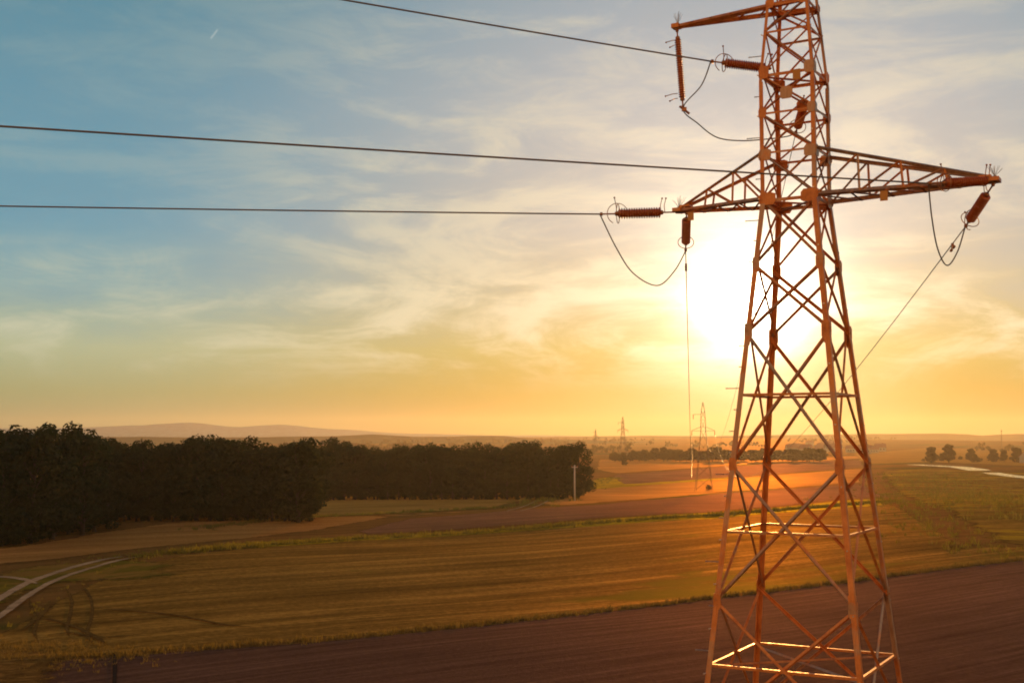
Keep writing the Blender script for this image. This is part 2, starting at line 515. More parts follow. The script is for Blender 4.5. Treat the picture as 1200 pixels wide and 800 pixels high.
# ------------------------------------------------------------------ ground, fields, roads
def make_ground():
    az = []
    a = -180.0
    while a < 180:
        az.append(a)
        a += 1.0 if -45 <= a < 45 else 4.0
    rs = [0.0]
    r = 4.0
    while r < 7300:
        rs.append(r)
        r *= 1.022
    vs = [(0, 0, H(0, 0))]
    for r in rs[1:]:
        for a in az:
            x, y = r * math.sin(R(a)), r * math.cos(R(a))
            vs.append((x, y, H(x, y)))
    n = len(az)
    fs = [(0, 1 + (k + 1) % n, 1 + k) for k in range(n)]
    for i in range(len(rs) - 2):
        for k in range(n):
            p, q = 1 + i * n, 1 + (i + 1) * n
            fs.append((p + k, p + (k + 1) % n, q + (k + 1) % n, q + k))
    me = bpy.data.meshes.new('ground')
    me.from_pydata(vs, [], fs)
    o = link('ground', me, M_GROUND, smooth=True)
    tag(o, 'open rolling farmland stretching to the horizon', kind='structure')


make_ground()


def drape(name, pts, mat, lift, cell, rag=0.6, seed=1, label=None):
    """a sheet lying on the land inside the outline pts (ground coordinates)"""
    rnd = random.Random(seed)
    out = []
    for i, p in enumerate(pts):
        q = pts[(i + 1) % len(pts)]
        L = (q - p).length
        k = max(1, int(L / cell))
        for j in range(k):
            b = p.lerp(q, j / k)
            out.append(b + Vector((rnd.uniform(-rag, rag), rnd.uniform(-rag, rag))))
    n = len(out)
    xs = [p.x for p in out]
    ys = [p.y for p in out]

    def inside(x, y):
        c = False
        j = n - 1
        for i in range(n):
            if (ys[i] > y) != (ys[j] > y) and x < (xs[j] - xs[i]) * (y - ys[i]) / (ys[j] - ys[i]) + xs[i]:
                c = not c
            j = i
        return c
    verts = list(out)
    gx = min(xs)
    while gx < max(xs):
        gy = min(ys)
        while gy < max(ys):
            if inside(gx, gy):
                verts.append(Vector((gx, gy)))
            gy += cell
        gx += cell
    A_ = np.array([(p.x, p.y) for p in out])
    B_ = np.roll(A_, -1, axis=0)
    res = delaunay_2d_cdt(verts, [], [list(range(n))], 1, 1e-4)
    vv, ff = res[0], res[2]
    me = bpy.data.meshes.new(name)
    me.from_pydata([(v.x, v.y, H(v.x, v.y) + lift) for v in vv], [], [tuple(f) for f in ff])
    q = np.array([(v.x, v.y) for v in vv])
    ab = B_ - A_
    l2 = np.maximum((ab ** 2).sum(1), 1e-9)
    rim = np.full(len(q), 1e9)
    for i in range(len(A_)):
        t = np.clip(((q - A_[i]) @ ab[i]) / l2[i], 0, 1)
        rim = np.minimum(rim, np.hypot(*(q - A_[i] - t[:, None] * ab[i]).T))
    me.attributes.new('rim', 'FLOAT', 'POINT').data.foreach_set('value', rim.astype(np.float32))
    bm = bmesh.new()
    bm.from_mesh(me)
    bmesh.ops.recalc_face_normals(bm, faces=bm.faces)
    if sum(f.normal.z for f in bm.faces) < 0:
        bmesh.ops.reverse_faces(bm, faces=bm.faces)
    bm.to_mesh(me)
    bm.free()
    o = link(name, me, mat, smooth=True)
    tag(o, label, kind='structure')
    return o


def P(*pp):
    return [land(*p) for p in pp]


def V2(x, y):
    return Vector((x, y))


drape('stubble_field', P((-260, 800), (-60, 776), (140, 768), (400, 748), (600, 728), (820, 702), (1000, 680), (1200, 655), (1330, 640),
                         (1130, 640), (1085, 610), (1040, 588), (840, 605), (600, 622), (430, 632), (300, 641), (200, 651), (120, 674),
                         (60, 700), (0, 738), (-120, 780)), M_STUB, 0.03, 3.0, 0.35, 1,
      'broad brown stubble field with long drilling rows')
drape('ploughed_field', [V2(-60, 4), V2(70, 4), V2(150, 60)] + P((1330, 641), (1200, 655.6), (1000, 680.6), (820, 702.6), (600, 728.6), (400, 748.6),
                                                      (140, 768.8), (-60, 777), (-260, 801)), M_PLOUGH, 0.06, 3.0, 0.3, 2,
      'dark purplish ploughed field under the pylon')
drape('grass_verge', P((190, 652), (300, 643), (430, 634), (600, 624.5), (840, 608.5), (1040, 592), (1040, 583), (840, 600), (600, 617), (430, 627),
                       (300, 634), (240, 639)), M_VERGE, 0.06, 3.0, 0.4, 3, 'yellow-green grass strip along the stubble field')
drape('grass_bank', P((-150, 700), (0, 664), (90, 656), (200, 642), (300, 635), (430, 629), (300, 646), (190, 656), (330, 660), (230, 668), (290, 676), (180, 684), (110, 686), (60, 702), (0, 742),
                      (-150, 800)), M_GRASS, 0.09, 2.5, 0.6, 4, 'green grass around the dirt track')
drape('weedy_corner', P((-160, 790), (-60, 768), (20, 752), (90, 757), (128, 763), (128, 800), (80, 815), (-160, 840)), M_DRY, 0.12, 1.6, 0.4, 14,
      'ragged dry weeds at the lower left corner of the ploughed field')
drape('grass_verge', P((225, 621), (366, 604), (480, 598.5), (600, 594), (600, 596.5), (480, 602.5), (366, 608.5), (240, 626)), M_GRASS, 0.11, 3.0, 0.4, 15,
      'thin green edge along the top of the pale field')
drape('pale_field', P((-200, 660), (0, 641), (180, 613), (366, 606), (480, 602), (590, 596), (560, 600), (470, 606), (385, 622), (300, 632), (200, 641),
                      (90, 655), (0, 663), (-150, 690)), M_STUB2, 0.07, 4.0, 0.4, 5, 'pale cut field in front of the woods')
drape('plough_strip', P((385, 629), (470, 608), (560, 601), (700, 591), (850, 577), (1012, 566), (1045, 582), (840, 600.5), (600, 617), (430, 627)),
      M_PLOUGH2, 0.08, 4.0, 0.5, 6, 'reddish ploughed strip beyond the verge')
drape('meadow', P((340, 612), (366, 592), (385, 579), (560, 572.5), (690, 571), (650, 582), (590, 595), (480, 602), (366, 605.5)), M_MEADOW, 0.05, 5.0, 0.5, 7,
      'dull meadow in front of the middle wood')
drape('pale_strip', P((560, 600), (620, 592), (690, 572), (860, 560), (1015, 548), (1012, 565), (850, 576), (700, 590)), M_STUB2, 0.05, 5.0, 0.6, 8,
      'pale strip of cut field beside the track')
drape('far_plough', P((705, 565), (720, 556), (860, 546), (1010, 538), (1015, 547), (860, 559), (730, 568)), M_PLOUGH2, 0.08, 7.0, 1.0, 9,
      'far ploughed strip before the tree line')
drape('far_field', P((696, 550), (700, 538), (860, 541), (1010, 533), (1010, 537), (860, 545), (720, 555)), M_STUB2, 0.08, 9.0, 1.0, 10,
      'far pale field before the tree line')
drape('grass_corner', P((668, 573), (700, 560), (722, 558), (735, 567), (860, 559), (860, 561), (690, 574)), M_VERGE, 0.13, 5.0, 0.8, 11,
      'grassy corner at the end of the middle wood')
drape('fallow_land', P((1020, 552), (1080, 548), (1260, 556), (1420, 580), (1420, 630), (1330, 640), (1200, 654), (1132, 640), (1087, 610), (1046, 586)), M_SCRUB, 0.09, 5.0,
      1.2, 12, 'weedy fallow land with yellow flowering patches')
drape('green_field', P((1000, 531), (1090, 524), (1250, 530), (1330, 545), (1260, 548), (1090, 541), (1010, 544)), M_MEADOW, 0.09, 12.0, 2.0, 13,
      'olive field behind the roadside trees')


def ribbon(name, pts, w, mat, lift, label, parts=None, step=2.0):
    """strips along a polyline; parts are (offset, width) of each strip"""
    parts = parts or [(0, w)]
    line = []
    for i in range(len(pts) - 1):
        # Catmull-Rom
        p0, p1, p2, p3 = pts[max(i - 1, 0)], pts[i], pts[i + 1], pts[min(i + 2, len(pts) - 1)]
        k = max(2, int((p2 - p1).length / step))
        for j in range(k):
            t = j / k
            line.append(0.5 * ((2 * p1) + (p2 - p0) * t + (2 * p0 - 5 * p1 + 4 * p2 - p3) * t * t + (3 * p1 - p0 - 3 * p2 + p3) * t ** 3))
    line.append(pts[-1])
    rnd = random.Random(len(line))
    mb = MB()
    rims = []
    for off, ww in parts:
        vs, fs = [], []
        for i, p in enumerate(line):
            d = (line[min(i + 1, len(line) - 1)] - line[max(i - 1, 0)]).normalized()
            nn = Vector((-d.y, d.x))
            end = min(i, len(line) - 1 - i)
            for s_ in (-0.5, 0.0, 0.5):
                q = p + nn * (off + s_ * ww + rnd.uniform(-.06, .06) * ww)
                vs.append((q.x, q.y, H(q.x, q.y) + lift))
                rims.append((0.5 - abs(s_)) * ww * min(1.0, (end + 1) / 3))
            if i:
                b = 3 * i
                fs += [(b - 3, b - 2, b + 1, b), (b - 2, b - 1, b + 2, b + 1)]
        mb.add(vs, fs)
    o = mb.build(name, mat)
    me = o.data
    me.attributes.new('rim', 'FLOAT', 'POINT').data.foreach_set('value', rims)
    if me.polygons and sum(p.normal.z for p in me.polygons) < 0:
        me.flip_normals()
    tag(o, label, kind='structure')
    return o


ribbon('dirt_track', P((-120, 780), (-40, 738), (0, 712), (30, 692), (60, 678), (100, 665), (130, 657), (158, 652.5)), 3, M_TRACK, 0.13,
       'two-rut dirt track curving in from the left edge', [(-0.9, 1.15), (0.9, 1.3)])
ribbon('dirt_track', P((-90, 679), (-10, 677), (25, 680), (45, 687)), 1.6, M_TRACK, 0.17, 'short spur joining the dirt track at the left edge', [(0, 1.3)])
ribbon('farm_track', P((600, 600), (630, 590), (652, 581), (672, 573), (684, 566)), 3, M_TRACK, 0.16, 'faint farm track climbing past the utility pole',
       [(-1.1, 0.9), (1.1, 0.9)])
for k, (pp, w_) in enumerate([(((34, 700), (38, 716), (44, 730), (40, 742), (46, 756)), .55), (((76, 688), (84, 704), (82, 722), (78, 738), (84, 752)), .55),
                              (((96, 686), (106, 702), (108, 722), (102, 742), (112, 760)), .55), (((20, 730), (55, 726), (92, 737), (126, 757)), .7),
                              (((60, 704), (48, 722), (22, 742)), .7), (((110, 714), (160, 717), (215, 723), (262, 733), (300, 736)), .7),
                              (((46, 748), (80, 742), (120, 748), (170, 744)), .7)]):
    ribbon('tyre_rut', P(*pp), w_, M_RUT, 0.1, None, [(0, w_)])
ribbon('drill_line', P((134.5, 767), (135, 782), (133, 830)), 0.34, M_DRILL, 0.12, 'dark drill line across the ploughed field')
ribbon('road', P((1072, 544.5), (1100, 546), (1125, 547.5), (1150, 551.5)), 11, M_ROAD, 0.2, 'asphalt road shining in the low sun', step=12)
ribbon('road', P((1160, 554), (1180, 557), (1215, 561), (1280, 568)), 8, M_ROAD, 0.2, 'second stretch of the shining road at the right edge', step=12)


# ------------------------------------------------------------------ hills
def ridge(name, y0, x0, x1, prof, depth, label, mat=M_HILL, seed=0):
    """a real hill: cross-section rising to a wandering crest"""
    rnd = random.Random(seed)
    n = 160
    mb = MB()
    m_ = 10
    ph = [rnd.uniform(0, 6) for _ in range(6)]
    for i in range(n + 1):
        x = x0 + (x1 - x0) * i / n
        # interpolate profile
        for (xa, ha), (xb, hb) in zip(prof, prof[1:]):
            if xa <= x <= xb:
                h = ha + (hb - ha) * sstep(xa, xb, x)
                break
        h += sum(math.sin(x * f / 1000 + ph[k]) * a for k, (f, a) in enumerate([(7, .9), (17, .5), (41, .3), (90, .2)]))
        for j in range(m_ + 1):
            t = j / m_ * 2 - 1
            y = y0 + depth * t + 60 * math.sin(x * 0.002 + t)
            z = -22 + (h + 22) * (1 - t * t) ** 0.8
            mb.v.append((x, y, z))
    for i in range(n):
        for j in range(m_):
            a = i * (m_ + 1) + j
            mb.f.append((a, a + m_ + 1, a + m_ + 2, a + 1))
    o = mb.build(name, mat, smooth=True)
    tag(o, label, kind='structure')


def hz(px_y, y):        # height whose top shows on that row at distance y
    return CZ + (511.3 - px_y) / FPX * y


Y = 5600
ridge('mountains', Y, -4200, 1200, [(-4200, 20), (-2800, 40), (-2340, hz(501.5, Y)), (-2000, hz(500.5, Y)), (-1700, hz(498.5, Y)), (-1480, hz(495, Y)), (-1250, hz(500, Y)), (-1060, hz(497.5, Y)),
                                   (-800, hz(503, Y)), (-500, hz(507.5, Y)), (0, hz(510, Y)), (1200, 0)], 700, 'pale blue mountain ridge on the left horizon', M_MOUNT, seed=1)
Y = 4300
ridge('hills', Y, -3000, 3400, [(-3000, 5), (-1000, hz(512, Y)), (-500, hz(511, Y)), (0, hz(512, Y)), (600, hz(510.5, Y)), (1200, hz(509, Y)), (1510, hz(507.5, Y)), (1640, hz(510, Y)),
                               (1760, hz(508, Y)), (2200, hz(511, Y)), (3400, hz(512, Y))], 500, 'low hills along the horizon', seed=2)
Y = 2700
ridge('hills', Y, -1800, 300, [(-1800, 5), (-1000, hz(512.5, Y)), (-600, hz(512, Y)), (-420, hz(511, Y)), (-300, hz(508.5, Y)), (-180, hz(512, Y)), (-60, hz(511, Y)), (120, hz(515, Y)), (300, 0)], 300,
      'dark wooded rise on the horizon left of centre', seed=3)

# ------------------------------------------------------------------ haze
hb = MB()
hb.box((300, 2800, 35), 12000, 8600, 160)
mt = bpy.data.materials.new('haze')
mt.use_nodes = True
hn = Nodes(mt.node_tree)
vol = hn.n('ShaderNodeVolumePrincipled', {'Color': (1.0, 0.91, 0.72, 1), 'Density': 1.0e-4, 'Anisotropy': 0.6})
hn.n('ShaderNodeOutputMaterial', {'Volume': vol})
hz_o = hb.build('haze', mt)
tag(hz_o, 'thin evening haze over the land', kind='stuff')

# ------------------------------------------------------------------ the pylon
CEN = Vector((7.665, 32.584))
TH = 0.51602


def w_of(z):
    if z < 18.31: return 0.75 + 0.1005 * (18.31 - z)
    if z < 21.5: return 0.75
    if z < 24.6: return 0.75 - 0.085 * (z - 21.5)
    return 0.4865 - 0.155 * (z - 24.6)


CORN = [(-1, -1), (1, -1), (1, 1), (-1, 1)]         # A C D B seen from above


def corner(k, z, inset=0.0):
    w = w_of(z) - inset
    return Vector((CORN[k % 4][0] * w, CORN[k % 4][1] * w, z))


ZB = H(CEN.x, CEN.y)
pyl = empty('lattice_pylon', (CEN.x, CEN.y, 0), -TH)
tag(pyl, 'large lattice steel pylon standing nearest the camera, the low sun behind it', 'pylon')


def axis(z): return Vector((0, 0, z))


brk = [ZB - 0.3, 18.31, 21.5, 24.6, 27.0]
for k in range(4):
    mb = MB()
    for a, b in zip(brk, brk[1:]):
        w = 0.135 if b < 19 else (0.11 if b < 22 else 0.08)
        p, q = corner(k, a), corner(k, b)
        mb.angle(p, q, w, axis(0) - Vector((p.x, p.y, 0)))
    # splice plates
    for z in (7.6, 14.4):
        p = corner(k, z, -0.004)
        q = corner(k, z + 0.55, -0.004)
        mb.angle(p, q, 0.165, axis(0) - Vector((p.x, p.y, 0)), 0.014)
    mb.build('leg', M_STEEL, pyl)
    fb = MB()
    p = corner(k, ZB)
    fb.lathe((p.x, p.y, ZB - 0.5), (0, 0, 1), [(0, 0.45), (0.8, 0.42), (0.9, 0.30)], 12)
    fb.build('footing', M_CONC, pyl, True)

# X-braced panels between joints
joints = [0.5, 4.3, 7.78, 11.25, 14.73, 16.54, 18.31, 19.58, 20.65, 21.7]
for a, b in zip(joints, joints[1:]):
    wd = 0.072 if b < 17 else (0.06 if b < 19 else 0.045)
    for k in range(4):
        n_out = Vector(((CORN[k][0] + CORN[(k + 1) % 4][0]) / 2, (CORN[k][1] + CORN[(k + 1) % 4][1]) / 2, 0))
        for s_, (i, j) in enumerate(((k, k + 1), (k + 1, k))):
            p, q = corner(i, a), corner(j, b)
            off = n_out * (-0.02 if s_ else -0.02 - wd * 1.15)
            mb = MB()
            mb.angle(p + off, q + off, wd, -n_out + Vector((0, 0, 0.4)))
            mb.build('diagonal_brace', M_STEEL, pyl)
# thin secondary diagonals in the head
for a, b, flip in [(21.7, 22.9, 0), (22.9, 23.67, 1), (23.67, 24.6, 0), (24.6, 25.8, 1), (25.8, 26.8, 0)]:
    for k in range(4):
        i, j = (k, k + 1) if (k + flip) % 2 else (k + 1, k)
        n_out = Vector(((CORN[k][0] + CORN[(k + 1) % 4][0]) / 2, (CORN[k][1] + CORN[(k + 1) % 4][1]) / 2, 0))
        mb = MB()
        mb.angle(corner(i, a) - n_out * 0.02, corner(j, b) - n_out * 0.02, 0.05, -n_out + Vector((0, 0, 0.4)))
        mb.build('diagonal_brace', M_STEEL, pyl)
        if b < 24:
            mb = MB()
            mb.angle(corner(j, a) - n_out * 0.08, corner(i, b) - n_out * 0.08, 0.035, -n_out + Vector((0, 0, 0.4)))
            mb.build('diagonal_brace', M_STEEL, pyl)

# rings of horizontals
for z, wd in [(2.4, .07), (6.21, .07), (9.58, .065), (13.12, .065), (18.31, .09), (19.58, .055), (20.65, .055), (21.7, .08), (22.9, .055), (23.67, .07), (24.6, .045), (25.8, .04)]:
    for k in range(4):
        n_out = Vector(((CORN[k][0] + CORN[(k + 1) % 4][0]) / 2, (CORN[k][1] + CORN[(k + 1) % 4][1]) / 2, 0))
        mb = MB()
        off = -n_out * 0.02
        mb.angle(corner(k, z) + off, corner(k + 1, z) + off, wd, -n_out - Vector((0, 0, 1)))
        mb.build('horizontal_strut', M_STEEL, pyl)
for z in (6.21, 18.31, 21.7):
    for s_ in (0, 1):
        mb = MB()
        mb.angle(corner(s_, z - 0.02 - 0.07 * s_, 0.05), corner(s_ + 2, z - 0.02 - 0.07 * s_, 0.05), 0.06, (0, 0, -1))
        mb.build('plan_brace', M_STEEL, pyl)

# gusset plates
OCT = lambda a, b: [(-a, -b * .72), (-a * .66, -b), (a * .66, -b), (a, -b * .35), (a, b * .72), (a * .4, b), (-a * .66, b), (-a, b * .5)]
for z, a, b, sel in [(18.31, .23, .17, (0, 1, 2, 3)), (19.5, .17, .16, (0, 1, 2, 3)), (21.75, .14, .17, (0, 1, 2, 3)), (20.65, .11, .14, (0, 1, 2, 3)),
                     (16.54, .10, .2, (0, 1, 2, 3)), (14.73, .11, .24, (0, 1, 2, 3)), (11.25, .10, .2, (0, 1, 2, 3)), (7.78, .10, .2, (0, 1, 2, 3)),
                     (23.67, .12, .12, (0, 1, 2, 3))]:
    for k in sel:
        c = corner(k, z)
        mb = MB()
        # one plate on each of the two faces meeting at the leg
        sx, sy = CORN[k]
        mb.plate(c + Vector((-sx * a * .8, sy * 0.006, 0)), (1, 0, 0), (0, 0, 1), OCT(a, b), 0.012)
        mb.plate(c + Vector((sx * 0.006, -sy * a * .8, 0)), (0, 1, 0), (0, 0, 1), OCT(a, b), 0.012)
        mb.build('gusset_plate', M_STEEL, pyl)
for k in (0, 2):
    # plates in the middle of the wide faces of the head
    sx = 0
    sy = -1 if k == 0 else 1
    mb = MB()
    mb.plate((0.0, sy * (w_of(21.0) + .004), 21.12), (1, 0, 0), (0, 0, 1), OCT(.17, .17), 0.012)
    mb.build('gusset_plate', M_STEEL, pyl)

# step bolts up the left leg, and bolt heads that catch the light
for i in range(44):
    z = 1.5 + i * 0.56
    if z > 24: break
    p = corner(0, z)
    mb = MB()
    if i % 2:
        d = Vector((-1, -0.15, 0)).normalized()
    else:
        d = Vector((-0.12, -1, 0)).normalized()
    L = 0.32 if i % 4 == 1 else 0.1
    mb.tube([p, p + d * L], 0.012, 6)
    mb.lathe(p + d * L, d, [(0, .02), (.02, .02)], 6)
    mb.build('step_bolt', M_BOLT, pyl)
for k in (1, 2, 3):
    for i in range(12):
        z = 3.0 + i * 1.55
        p = corner(k, z)
        sx, sy = CORN[k]
        mb = MB()
        q = p + Vector((-sx * 0.07, 0, 0)) if sy < 0 else p + Vector((0, -sy * .07, 0))
        d = Vector((0, -1, 0)) if sy < 0 else Vector((sx, 0, 0))
        mb.lathe(q, d, [(0, .022), (.025, .022)], 6)
        mb.build('bolt_head', M_BOLT, pyl)


def crossarm(s_, L, z0, z1, cw, tag_=None):
    """four-chord pyramid arm along local x; s_ is the side"""
    arm = MB()
    tip_z = z0 + 0.02
    ex = s_ * L
    tips = {-1: Vector((ex, -0.12, tip_z)), 1: Vector((ex, 0.12, tip_z))}
    roots_b = {t: Vector((s_ * w_of(z0), t * w_of(z0), z0)) for t in (-1, 1)}
    roots_t = {t: Vector((s_ * w_of(z1), t * w_of(z1), z1)) for t in (-1, 1)}
    for t in (-1, 1):
        arm.angle(roots_b[t], tips[t], cw, (0, -t, 0.3))
        arm.angle(roots_t[t], tips[t] + Vector((-s_ * 0.12, 0, 0.13)), cw * .8, (0, -t, -0.3))
    o = arm.build('crossarm', M_STEEL, pyl)
    # end plates
    e = MB()
    e.box((ex, 0, tip_z + 0.04), 0.24, 0.44, 0.10)
    e.box((ex - s_ * 0.22, 0, tip_z + 0.14), 0.30, 0.30, 0.05)
    e.build('end_plate', M_STEEL, o)
    segs = 4 if L > 4.4 else 3
    for t in (-1, 1):
        for i in range(1, segs):
            f = i / segs
            b = roots_b[t].lerp(tips[t], f)
            u = roots_t[t].lerp(tips[t] + Vector((-s_ * .12, 0, .13)), f)
            mb = MB()
            mb.angle(b, u, 0.045, (0, -t, 0))
            mb.build('lacing_bar', M_STEEL, o)
            fb_ = (i - 1) / segs if s_ > 0 else (i - 1) / segs
            mb = MB()
            mb.angle(roots_b[t].lerp(tips[t], fb_), u, 0.045, (0, -t, 0.2))
            mb.build('lacing_bar', M_STEEL, o)
    for i in range(segs + 1):
        f = i / (segs + 1)
        b1, b2 = roots_b[-1].lerp(tips[-1], f), roots_b[1].lerp(tips[1], f)
        c1, c2 = roots_b[-1].lerp(tips[-1], f + 1 / (segs + 1)), roots_b[1].lerp(tips[1], f + 1 / (segs + 1))
        mb = MB()
        mb.angle(b1, c2, 0.045, (0, 0, -1))
        mb.build('lacing_bar', M_STEEL, o)
        if i:
            mb = MB()
            mb.angle(b1, b2, 0.045, (0, 0, -1))
            mb.build('lacing_bar', M_STEEL, o)
    return o


crossarm(1, 5.03, 18.31, 19.58, 0.10)
crossarm(-1, 3.38, 18.31, 19.58, 0.09)
# short upper arm: two flat-lying channels meeting at the tip
ua = MB()
for t in (-1, 1):
    ua.angle((0.52, t * 0.55, 23.67), (-3.42, t * 0.06, 23.67), 0.11, (0, -t, 0.2))
ua.box((-3.4, 0, 23.70), 0.22, 0.26, 0.12)
up = ua.build('crossarm', M_STEEL, pyl)
for i in range(5):
    f = 0.25 + i * 0.15
    mb = MB()
    x = 0.52 + (-3.42 - 0.52) * f
    yy = 0.55 + (0.06 - 0.55) * f
    x2 = 0.52 + (-3.42 - 0.52) * (f + .15)
    yy2 = 0.55 + (0.06 - 0.55) * (f + .15)
    mb.angle((x, -yy, 23.68), (x2, yy2, 23.68), 0.05, (0, 0, 1))
    mb.build('lacing_bar', M_STEEL, up)
# phase plates
for (x, yv, z, a) in [(0.30, -0.80, 21.55, 0.14), (2.42, -0.50, 18.14, 0.13), (-2.95, -0.20, 18.14, 0.12)]:
    mb = MB()
    mb.box((x, yv, z), a * 1.5, 0.012, a * 2)
    mb.build('phase_plate', M_PLATE, pyl)
# peak cap
mb = MB()
mb.box((0, 0, 27.04), 0.34, 0.34, 0.1)
mb.build('peak_cap', M_STEEL, pyl)


def tw(s_, t, z):
    u = Vector((math.cos(TH), -math.sin(TH), 0))
    v = Vector((math.sin(TH), math.cos(TH), 0))
    return Vector((CEN.x, CEN.y, 0)) + u * s_ + v * t + Vector((0, 0, z))


# ------------------------------------------------------------------ bird spikes on the arm tips
def spikes(p, label, r=0.35):
    rnd = random.Random(int(p.x * 100))
    mb = MB()
    mb.lathe(p - Vector((0, 0, .01)), (0, 0, 1), [(0, .05), (.05, .05), (.07, .02)], 8)
    for i in range(14):
        a = rnd.uniform(0, 6.28)
        e = rnd.uniform(0.1, 0.75)
        d = Vector((math.cos(a) * math.sin(e), math.sin(a) * math.sin(e), math.cos(e)))
        mb.tube([p + Vector((0, 0, .03)), p + d * r * rnd.uniform(.75, 1.1)], 0.0045, 4)
    tag(mb.build('bird_spikes', M_SPIKE), label, 'bird spikes', 'bird spikes on the arm tips')


spikes(tw(5.03, 0, 18.31 + .12), 'fan of thin wire bird spikes on the end of the long right arm')
spikes(tw(-3.38, 0, 18.31 + .12), 'fan of thin wire bird spikes on the end of the lower left arm')
spikes(tw(-3.36, 0, 23.76), 'fan of thin wire bird spikes on the tip of the upper left arm')


# ------------------------------------------------------------------ insulators
def insulator(p, q, label, r=0.12, core=0.62, sheds=18, horns=True, rings=True, lead=0.0, horn_len=0.4, hup=Vector((0, 0, 1))):
    """string from the arm (p) to the wire (q): fittings, shed stack, arcing horns, guard ring"""
    p, q = Vector(p), Vector(q)
    root = empty('insulator_string', p)
    tag(root, label, 'insulator', 'insulator strings on the pylon')
    d = q - p
    L = d.length
    d.normalize()
    O = Vector((0, 0, 0))
    a0, a1 = L * (0.5 - core / 2) + lead, L * (0.5 + core / 2) + lead
    fit = MB()
    fit.tube([O, d * a0], 0.022, 8)
    fit.ball(d * 0.05, 0.05)
    fit.lathe(d * (a0 - .09), d, [(0, .03), (.02, .065), (.10, .065)], 12)
    fit.build('arm_fitting', M_FIT, root, True)
    fit = MB()
    fit.tube([d * a1, d * L], 0.022, 8)
    fit.lathe(d * (a1 - .01), d, [(0, .065), (.08, .065), (.10, .03)], 12)
    fit.box(d * (L - .04), 0.07, 0.07, 0.09)
    fit.build('wire_fitting', M_FIT, root, True)
    st = MB()
    prof = []
    pitch = (a1 - a0) / sheds
    for i in range(sheds):
        h = i * pitch
        prof += [(h, r * .66), (h + pitch * .35, r), (h + pitch * .5, r), (h + pitch * .68, r * .7)]
    prof.append((a1 - a0, r * .5))
    st.lathe(d * a0, d, prof, 18)
    st.build('shed_stack', M_PORC, root)
    side = d.cross(hup)
    side = side.normalized() if side.length > 0.1 else Vector((1, 0, 0))
    upv = side.cross(d).normalized()
    if horns:
        for pos, back in ((a0 - .02, 1), (a0 - .13, 1), (a1 + .03, -1)):
            h = MB()
            st_ = d * pos
            e = st_ + upv * horn_len * (1.0 if back == 1 else 1.15) + d * (-0.05 * back)
            h.tube([st_, st_ + upv * horn_len * .5 + d * 0.01, e], 0.011, 6)
            h.ball(e, 0.028)
            h.build('arcing_horn', M_FIT, root, True)
    if rings:
        g = MB()
        g.ring(d * (a1 + .0), d, r * 1.75, 0.012)
        g.ring(d * (a1 + .01), side, r * 1.9, 0.011, 0.5, 4.6, up=-upv)
        g.build('guard_ring', M_FIT, root, True)
    return root


# points on the pylon and the wires
tipL, tipR, tipU = tw(-3.4, 0, 18.33), tw(5.05, 0, 18.33), tw(-3.38, 0, 23.62)
w3 = at(703, 251, 34.1)
w2 = at(1088, 215, 29.55)
w1 = at(833, 72, 32.6)
att1 = tw(-0.60, -0.1, 22.02)
insulator(tipL, w3, 'ribbed tension insulator reaching left from the lower left arm', 0.155, 0.54, 17, lead=-0.0)
insulator(tipR - Vector((0, 0, -0.02)), w2, 'ribbed tension insulator lying along the end of the long right arm', 0.12, 0.60, 18, lead=-0.1)
insulator(att1, w1, 'ribbed tension insulator pointing left from the body below the upper arm', 0.135, 0.66, 18, lead=-0.1)
bL = at(803.5, 294, 35.6)
bR = at(1131, 266, 31.5)
bU = at(932.5, 156, 34.7)
insulator(tipL + tw(0.25, 0, 0) - tw(0, 0, 0) + Vector((0, 0, -.03)), bL, 'tension insulator below the lower left arm, foreshortened towards the far pylon', 0.13, 0.58, 14, horn_len=.22, lead=-.03)
insulator(tipR - Vector((0.05, 0, .05)), bR, 'slanting tension insulator hanging under the end of the long right arm', 0.135, 0.55, 14, horn_len=.28, lead=0.08)
insulator(tw(0.1, 0.72, 21.25), bU, 'tension insulator seen inside the lattice of the pylon head', 0.13, 0.58, 14, horn_len=.25)
jp = at(800.5, 127, 34.2)
hs = insulator(tipU, jp, 'long ribbed insulator hanging straight down from the upper left arm', 0.095, 0.74, 26, rings=False, horns=False)
for pos, dx, nm in ((0.36, -0.33, 'a'), (0.50, -0.22, 'b'), (1.92, -.36, 'c'), (2.06, -.24, 'd')):
    h = MB()
    p0 = Vector((0, 0, -pos + 0.04))
    e = p0 + Vector((dx, -0.12, -0.11))
    h.tube([p0, p0 + Vector((dx * .4, -.03, -.02)), e], 0.011, 6)
    h.ball(e, 0.026)
    h.build('arcing_horn', M_FIT, hs, True)


# ------------------------------------------------------------------ wires
def wire(name, pts, r, label, cat, group=None, n=6):
    mb = MB()
    mb.tube(pts, r, n)
    return tag(mb.build(name, M_WIRE, None, True), label, cat, group)


def span(a, b, sag, n=60):
    return [a.lerp(b, i / n) - Vector((0, 0, 4 * sag * (i / n) * (1 - i / n))) for i in range(n + 1)]


def arc3(pts, n=12):
    out = []
    for i in range(len(pts) - 1):
        p0, p1, p2, p3 = pts[max(i - 1, 0)], pts[i], pts[i + 1], pts[min(i + 2, len(pts) - 1)]
        for j in range(n):
            t = j / n
            out.append(0.5 * ((2 * p1) + (p2 - p0) * t + (2 * p0 - 5 * p1 + 4 * p2 - p3) * t * t + (3 * p1 - p0 - 3 * p2 + p3) * t ** 3))
    out.append(pts[-1])
    return out


